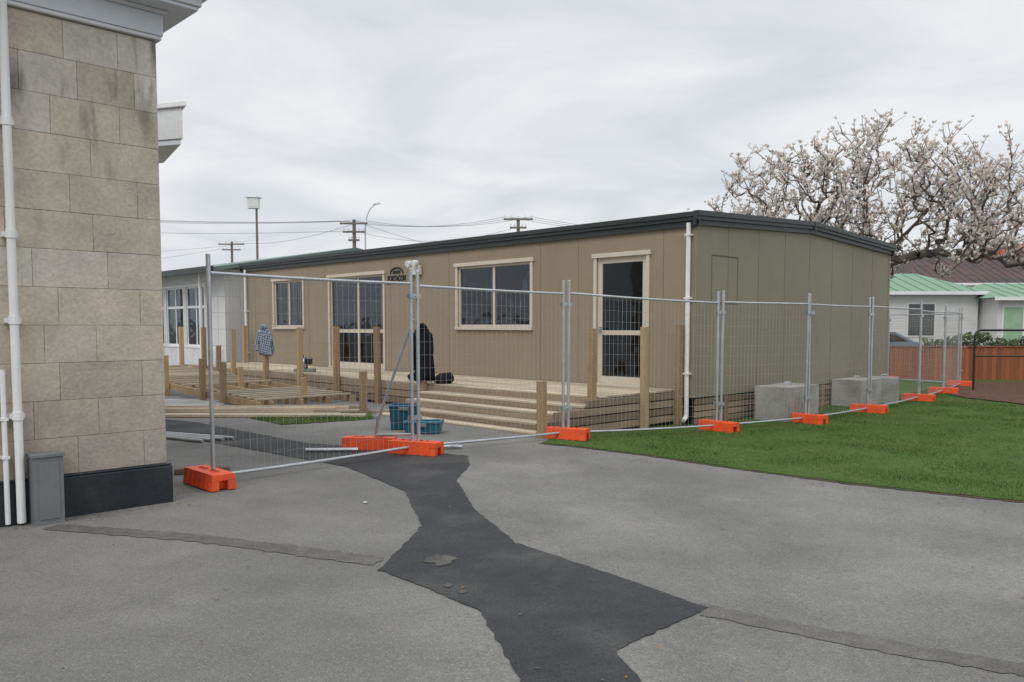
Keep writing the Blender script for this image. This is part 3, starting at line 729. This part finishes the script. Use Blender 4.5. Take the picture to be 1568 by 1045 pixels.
m=MB(); A=Vector((8,25.6,0));B=Vector((30,21.2,0)); d_=(B-A).normalized();L=(B-A).length; s=0
while s<L:
    p=A+d_*s
    m.beam((p.x,p.y,-.12),(p.x,p.y,.86+random.uniform(-.006,.006)),.118,.02,'fencebrown',up=(-d_.y,d_.x,0)); s+=.123
m.beam((A.x,A.y+.03,.75),(B.x,B.y+.03,.75),.04,.08,'fencebrown')
m.beam((A.x,A.y,.885),(B.x,B.y,.885),.09,.03,'fencebrown')
m.build('brown_boundary_fence')
m=MB(); pts=[Vector((11.35,20.2,-.12)),Vector((11.35,20.2,1.22))]
for k_ in range(1,7):
    a=k_/6*math.pi/2; pts.append(Vector((11.35+.16*(1-math.cos(a)),20.2,1.22+.16*math.sin(a))))
pts+=[Vector((15.5,19.4,1.38))]
m.path(pts,.028,10,'black'); m.tube((11.35,20.2,.75),(15.5,19.4,.75),.02,.02,8,'black')
for x in (12.7,14.1): m.tube((x,20.2-.8*(x-11.5)/4,-.12),(x,20.2-.8*(x-11.5)/4,1.37),.024,.024,8,'black')
m.build('metal_handrail')
m=MB(); x0,y0=12.7,34.; 
prof=[(0,.25),(.0,.75),(.15,.88),(1.0,.95),(1.75,1.36),(3.1,1.38),(3.9,.98),(4.25,.9),(4.3,.3)]
pr_=[Vector((x0+a,y0,z-.12)) for a,z in prof]; m.prism(pr_,(0,1.7,0),'carpaint')
win=[(1.15,.95),(1.8,1.29),(3.05,1.31),(3.7,.97)]
m.prism([Vector((x0+a,y0-.006,z-.12)) for a,z in win],(0,.005,0),'glassdark')
for a in (.85,3.45): m.tube((x0+a,y0-.02,.2),(x0+a,y0+.2,.2),.32,.32,20,'tyre'); m.tube((x0+a,y0-.03,.2),(x0+a,y0-.021,.2),.2,.2,16,'galv')
m.build('parked_car',bevel=.04)

# ---------------------------------------------------------------- poles and wires
def upole(name,x,y,h,arms,ang=0):
    m=MB(); m.tube((x,y,0),(x,y,h),.17,.12,10,'pole')
    c,s_=math.cos(ang),math.sin(ang)
    for z,l in arms:
        m.beam((x-c*l,y-s_*l-.15,z),(x+c*l,y+s_*l-.15,z),.1,.13,'pole')
        for k_ in (-.9,-.45,.45,.9): m.tube((x+c*l*k_,y+s_*l*k_-.15,z+.07),(x+c*l*k_,y+s_*l*k_-.15,z+.28),.05,.035,6,'whitedirty')
    m.build(name)
upole('utility_pole',-11.4,60,9.2,((8.9,1.0),(8.3,.8),(7.7,.4)))
upole('utility_pole.001',-30.4,90,10.7,((10.4,1.4),(9.8,1.0)))
upole('utility_pole.002',.45,60,9.3,((9.2,1.05),(8.6,.6)))
m=MB(); x,y=-10.6,60
m.tube((x,y,0),(x,y,8.6),.06,.05,8,'galv')
pp=[Vector((x,y,8.6)),Vector((x+.15,y,9.5)),Vector((x+.4,y,10.0)),Vector((x+.75,y,10.3))]; m.path(pp,.04,8,'galv'); m.beam((x+.6,y,10.28),(x+1.1,y,10.36),.2,.1,'whitedirty'); m.build('street_lamp')
m=MB(); x,y=-12.9,42
m.tube((x,y,0),(x,y,7.4),.07,.055,10,'pole'); m.box(x-.42,x+.12,y-.2,y+.2,7.42,7.95,'white'); m.box(x-.34,x+.04,y-.215,y-.203,7.48,7.9,'whitedirty'); m.box(x-.5,x+.2,y-.26,y+.26,7.952,8.0,'white'); m.build('floodlight_pole',bevel=.01)
m=MB()
def wire(a,b,sag,r=.014):
    a=Vector(a);b=Vector(b);n=14;pts=[]
    for i in range(n+1):
        t=i/n;p_=a.lerp(b,t);p_.z-=sag*4*t*(1-t);pts.append(p_)
    for p0,p1 in zip(pts,pts[1:]): m.tube(p0,p1,r,r,4,'cable',cap=False)
for k_ in (-.9,-.3,.5): wire((-11.4+k_,60,9.1),(-40+k_,52,9.3-.3*k_),.6)
wire((-11.4,60,8.4),(-42,55,8.6),.5)
for k_ in (-.9,0,.9): wire((-11.4+k_,60,9.1),(.45+k_,60,9.4),.55)
wire((-11.4,60,8.4),(.45,60,8.7),.9)
wire((-10.8,60,8.9),(22,72,8.4),2.6)
for k_ in (-.9,0,.9): wire((.45+k_,60,9.4),(26+k_,66,7.6),.5)
wire((-30.4,90,10.6),(-11.4,60,8.9),.6); wire((-30.4,90,10.3),(-70,88,9.2),.8); wire((-31,90,10.0),(-70,95,7.2),.8)
m.build('power_lines')

# ---------------------------------------------------------------- magnolia
def magnolia():
    rs=np.random.RandomState(5)
    base=np.array([11.6,28.,-.15])
    nodes=[base];par=[-1]
    def chain(pi,target,n,wob,sagk=-.06):
        p0=nodes[pi];last=pi
        d=np.linalg.norm(target-p0)
        w1=rs.normal(0,wob*d,3)
        for i in range(1,n+1):
            t=i/n; p=p0+(target-p0)*t+w1*math.sin(math.pi*t)+rs.normal(0,.015*d,3)*(i<n)
            p[2]+= sagk*d*math.sin(math.pi*t)
            nodes.append(p);par.append(last);last=len(nodes)-1
        return last
    fork=chain(0,base+np.array([.1,0,2.7]),4,.02,0)
    T=[];CXX=12.25
    while len(T)<760:
        a=rs.uniform(0,2*math.pi);u=rs.uniform(-.22,1);rr=rs.uniform(.25,1)**.5
        ce=math.sqrt(max(0,1-u*u)) if u>0 else 1
        lump=.93+.10*math.sin(a*3+1)+.07*math.sin(a*5+u*6)
        x=CXX+7.0*rr*ce*math.cos(a)*lump; y=28+4.2*rr*ce*math.sin(a); z=4.0+4.2*u*rr
        z=4.0+(z-4.0)*(.95+.11*math.sin(x*1.7)+.08*math.sin(x*4.1))
        T.append(np.array([x,y,z]))
    c0=nodes[fork]
    for a in range(9):
        an=a*2*math.pi/9+.3; e=c0+np.array([3.3*math.cos(an)+.4,2.5*math.sin(an),rs.uniform(2.0,3.4)]); chain(fork,e,7,.06,.08)
    for k_ in range(3): chain(fork,c0+np.array([rs.uniform(-1.4,1.8),rs.uniform(-1,1),4.4]),7,.06)
    T.sort(key=lambda p:np.linalg.norm(p-c0))
    tips=[]
    for t in T:
        A=np.array(nodes); dd=np.linalg.norm(A-t,axis=1)+.5*np.maximum(0,A[:,2]-t[2]+.1)-.036*np.linalg.norm(A-c0,axis=1)
        dd[:4]=99
        j=int(np.argmin(dd)); D=np.linalg.norm(nodes[j]-t)
        l=chain(j,t,max(2,int(D/.3)),.08,-.03)
        tips.append(l)
        for q in range(3):
            nodes.append(nodes[par[l]]*.5+nodes[l]*.5);par.append(par[l]);kk=len(nodes)-1
            e=nodes[kk]+np.array([rs.normal(0,.24),rs.normal(0,.24),rs.uniform(.12,.55)])
            nodes.append(e);par.append(kk);tips.append(len(nodes)-1)
    n=len(nodes);cnt=np.zeros(n);ch=np.zeros(n)
    for i in range(n):
        if par[i]>=0: ch[par[i]]+=1
    for i in range(n-1,-1,-1):
        if ch[i]==0: cnt[i]+=1
        if par[i]>=0: cnt[par[i]]+=cnt[i]
    rad=.0085*cnt**.41
    m=MB()
    for i in range(1,n):
        p=par[i]; r0=min(rad[p],rad[i]*1.35); m.tube(nodes[p],nodes[i],r0,rad[i],6 if rad[i]>.03 else 4,'bark',cap=False)
    def flower(c,s,pink):
        mt='petalpink' if pink else 'petal'; k0=rs.uniform(0,1)
        tilt=rs.normal(0,.35,2)
        op=rs.uniform(.35,1.0)
        for q in range(5):
            a=q*2*math.pi/5+k0*6; ca,sa=math.cos(a),math.sin(a)
            def P(r,w,h): 
                x=ca*r-sa*w;y=sa*r+ca*w; return (c[0]+x+tilt[0]*h,c[1]+y+tilt[1]*h,c[2]+h)
            m.add([P(0,0,0),P(s*.45*op,-s*.28,s*.35),P(s*.8*op,0,s*(1.05-.4*op)),P(s*.45*op,s*.28,s*.35)],[(0,1,2,3)],mt,min(1,max(0,k0*.7+rs.uniform(0,.3))))
    for l in tips:
        for q in range(rs.randint(1,5)):
            t=rs.uniform(0,1.); b=nodes[par[l]]*(1-t)+nodes[l]*t if q else nodes[l]
            flower(b+rs.normal(0,.04,3),rs.uniform(.09,.16),rs.rand()<.22)
    m.build('magnolia_tree',recalc=False)
magnolia()

# ---------------------------------------------------------------- camera, light, sky
cam=bpy.data.cameras.new('camera');co=bpy.data.objects.new('camera',cam);COL.objects.link(co)
cam.lens=36*1260/1568; cam.sensor_width=36; cam.shift_y=57.5/1568; cam.clip_end=5000; cam.clip_start=.05
co.location=(0,0,1.46); co.rotation_euler=(math.radians(90-3.59),0,0); S.camera=co
sun=bpy.data.lights.new('sun','SUN');so=bpy.data.objects.new('sun',sun);COL.objects.link(so)
sun.energy=1.15; sun.angle=math.radians(25); sun.color=(1,.97,.93)
el=math.radians(50); az=math.radians(205)
dirv=Vector((math.sin(az)*math.cos(el),math.cos(az)*math.cos(el),math.sin(el)))
so.rotation_euler=dirv.to_track_quat('Z','Y').to_euler(); so.location=(0,0,30)
W=bpy.data.worlds.new('World');S.world=W;W.use_nodes=True
nt=W.node_tree;N=nt.nodes;L=nt.links;N.clear()
out=N.new('ShaderNodeOutputWorld');mx=N.new('ShaderNodeMixShader');b1=N.new('ShaderNodeBackground');b2=N.new('ShaderNodeBackground')
sky=N.new('ShaderNodeTexSky');sky.sky_type='NISHITA';sky.sun_disc=False;sky.sun_elevation=el;sky.sun_rotation=az
b1.inputs[1].default_value=.09;L.new(sky.outputs[0],b1.inputs[0])
tc=N.new('ShaderNodeTexCoord');sp=N.new('ShaderNodeSeparateXYZ');L.new(tc.outputs['Generated'],sp.inputs[0])
def MA(op,a,b=None):
    x=N.new('ShaderNodeMath');x.operation=op
    for i,q in enumerate((a,b)):
        if q is None: continue
        if isinstance(q,(int,float)):x.inputs[i].default_value=q
        else:L.new(q,x.inputs[i])
    return x.outputs[0]
zz=MA('ADD',MA('MAXIMUM',sp.outputs['Z'],0.0),.16)
cb=N.new('ShaderNodeCombineXYZ');L.new(MA('DIVIDE',sp.outputs['X'],zz),cb.inputs[0]);L.new(MA('DIVIDE',sp.outputs['Y'],zz),cb.inputs[1])
n1=N.new('ShaderNodeTexNoise');n1.inputs['Scale'].default_value=1.3;n1.inputs['Detail'].default_value=7;n1.inputs['Roughness'].default_value=.52;n1.inputs['Distortion'].default_value=.5;L.new(cb.outputs[0],n1.inputs['Vector'])
rp=N.new('ShaderNodeValToRGB');rp.color_ramp.elements[0].position=.34;rp.color_ramp.elements[1].position=.64
rp.color_ramp.elements[0].color=(.66,.70,.745,1);rp.color_ramp.elements[1].color=(.90,.91,.925,1)
L.new(n1.outputs['Fac'],rp.inputs[0])
mr=N.new('ShaderNodeMapRange');mr.interpolation_type='SMOOTHSTEP';L.new(sp.outputs['Z'],mr.inputs[0])
for i,q in enumerate((.42,.95,1.0,2.0)): mr.inputs[i+1].default_value=q
sc=N.new('ShaderNodeVectorMath');sc.operation='SCALE';L.new(rp.outputs[0],sc.inputs[0]);L.new(mr.outputs[0],sc.inputs['Scale'])
L.new(sc.outputs[0],b2.inputs[0]);b2.inputs[1].default_value=1
mx.inputs[0].default_value=.94
L.new(b1.outputs[0],mx.inputs[1]);L.new(b2.outputs[0],mx.inputs[2]);L.new(mx.outputs[0],out.inputs[0])
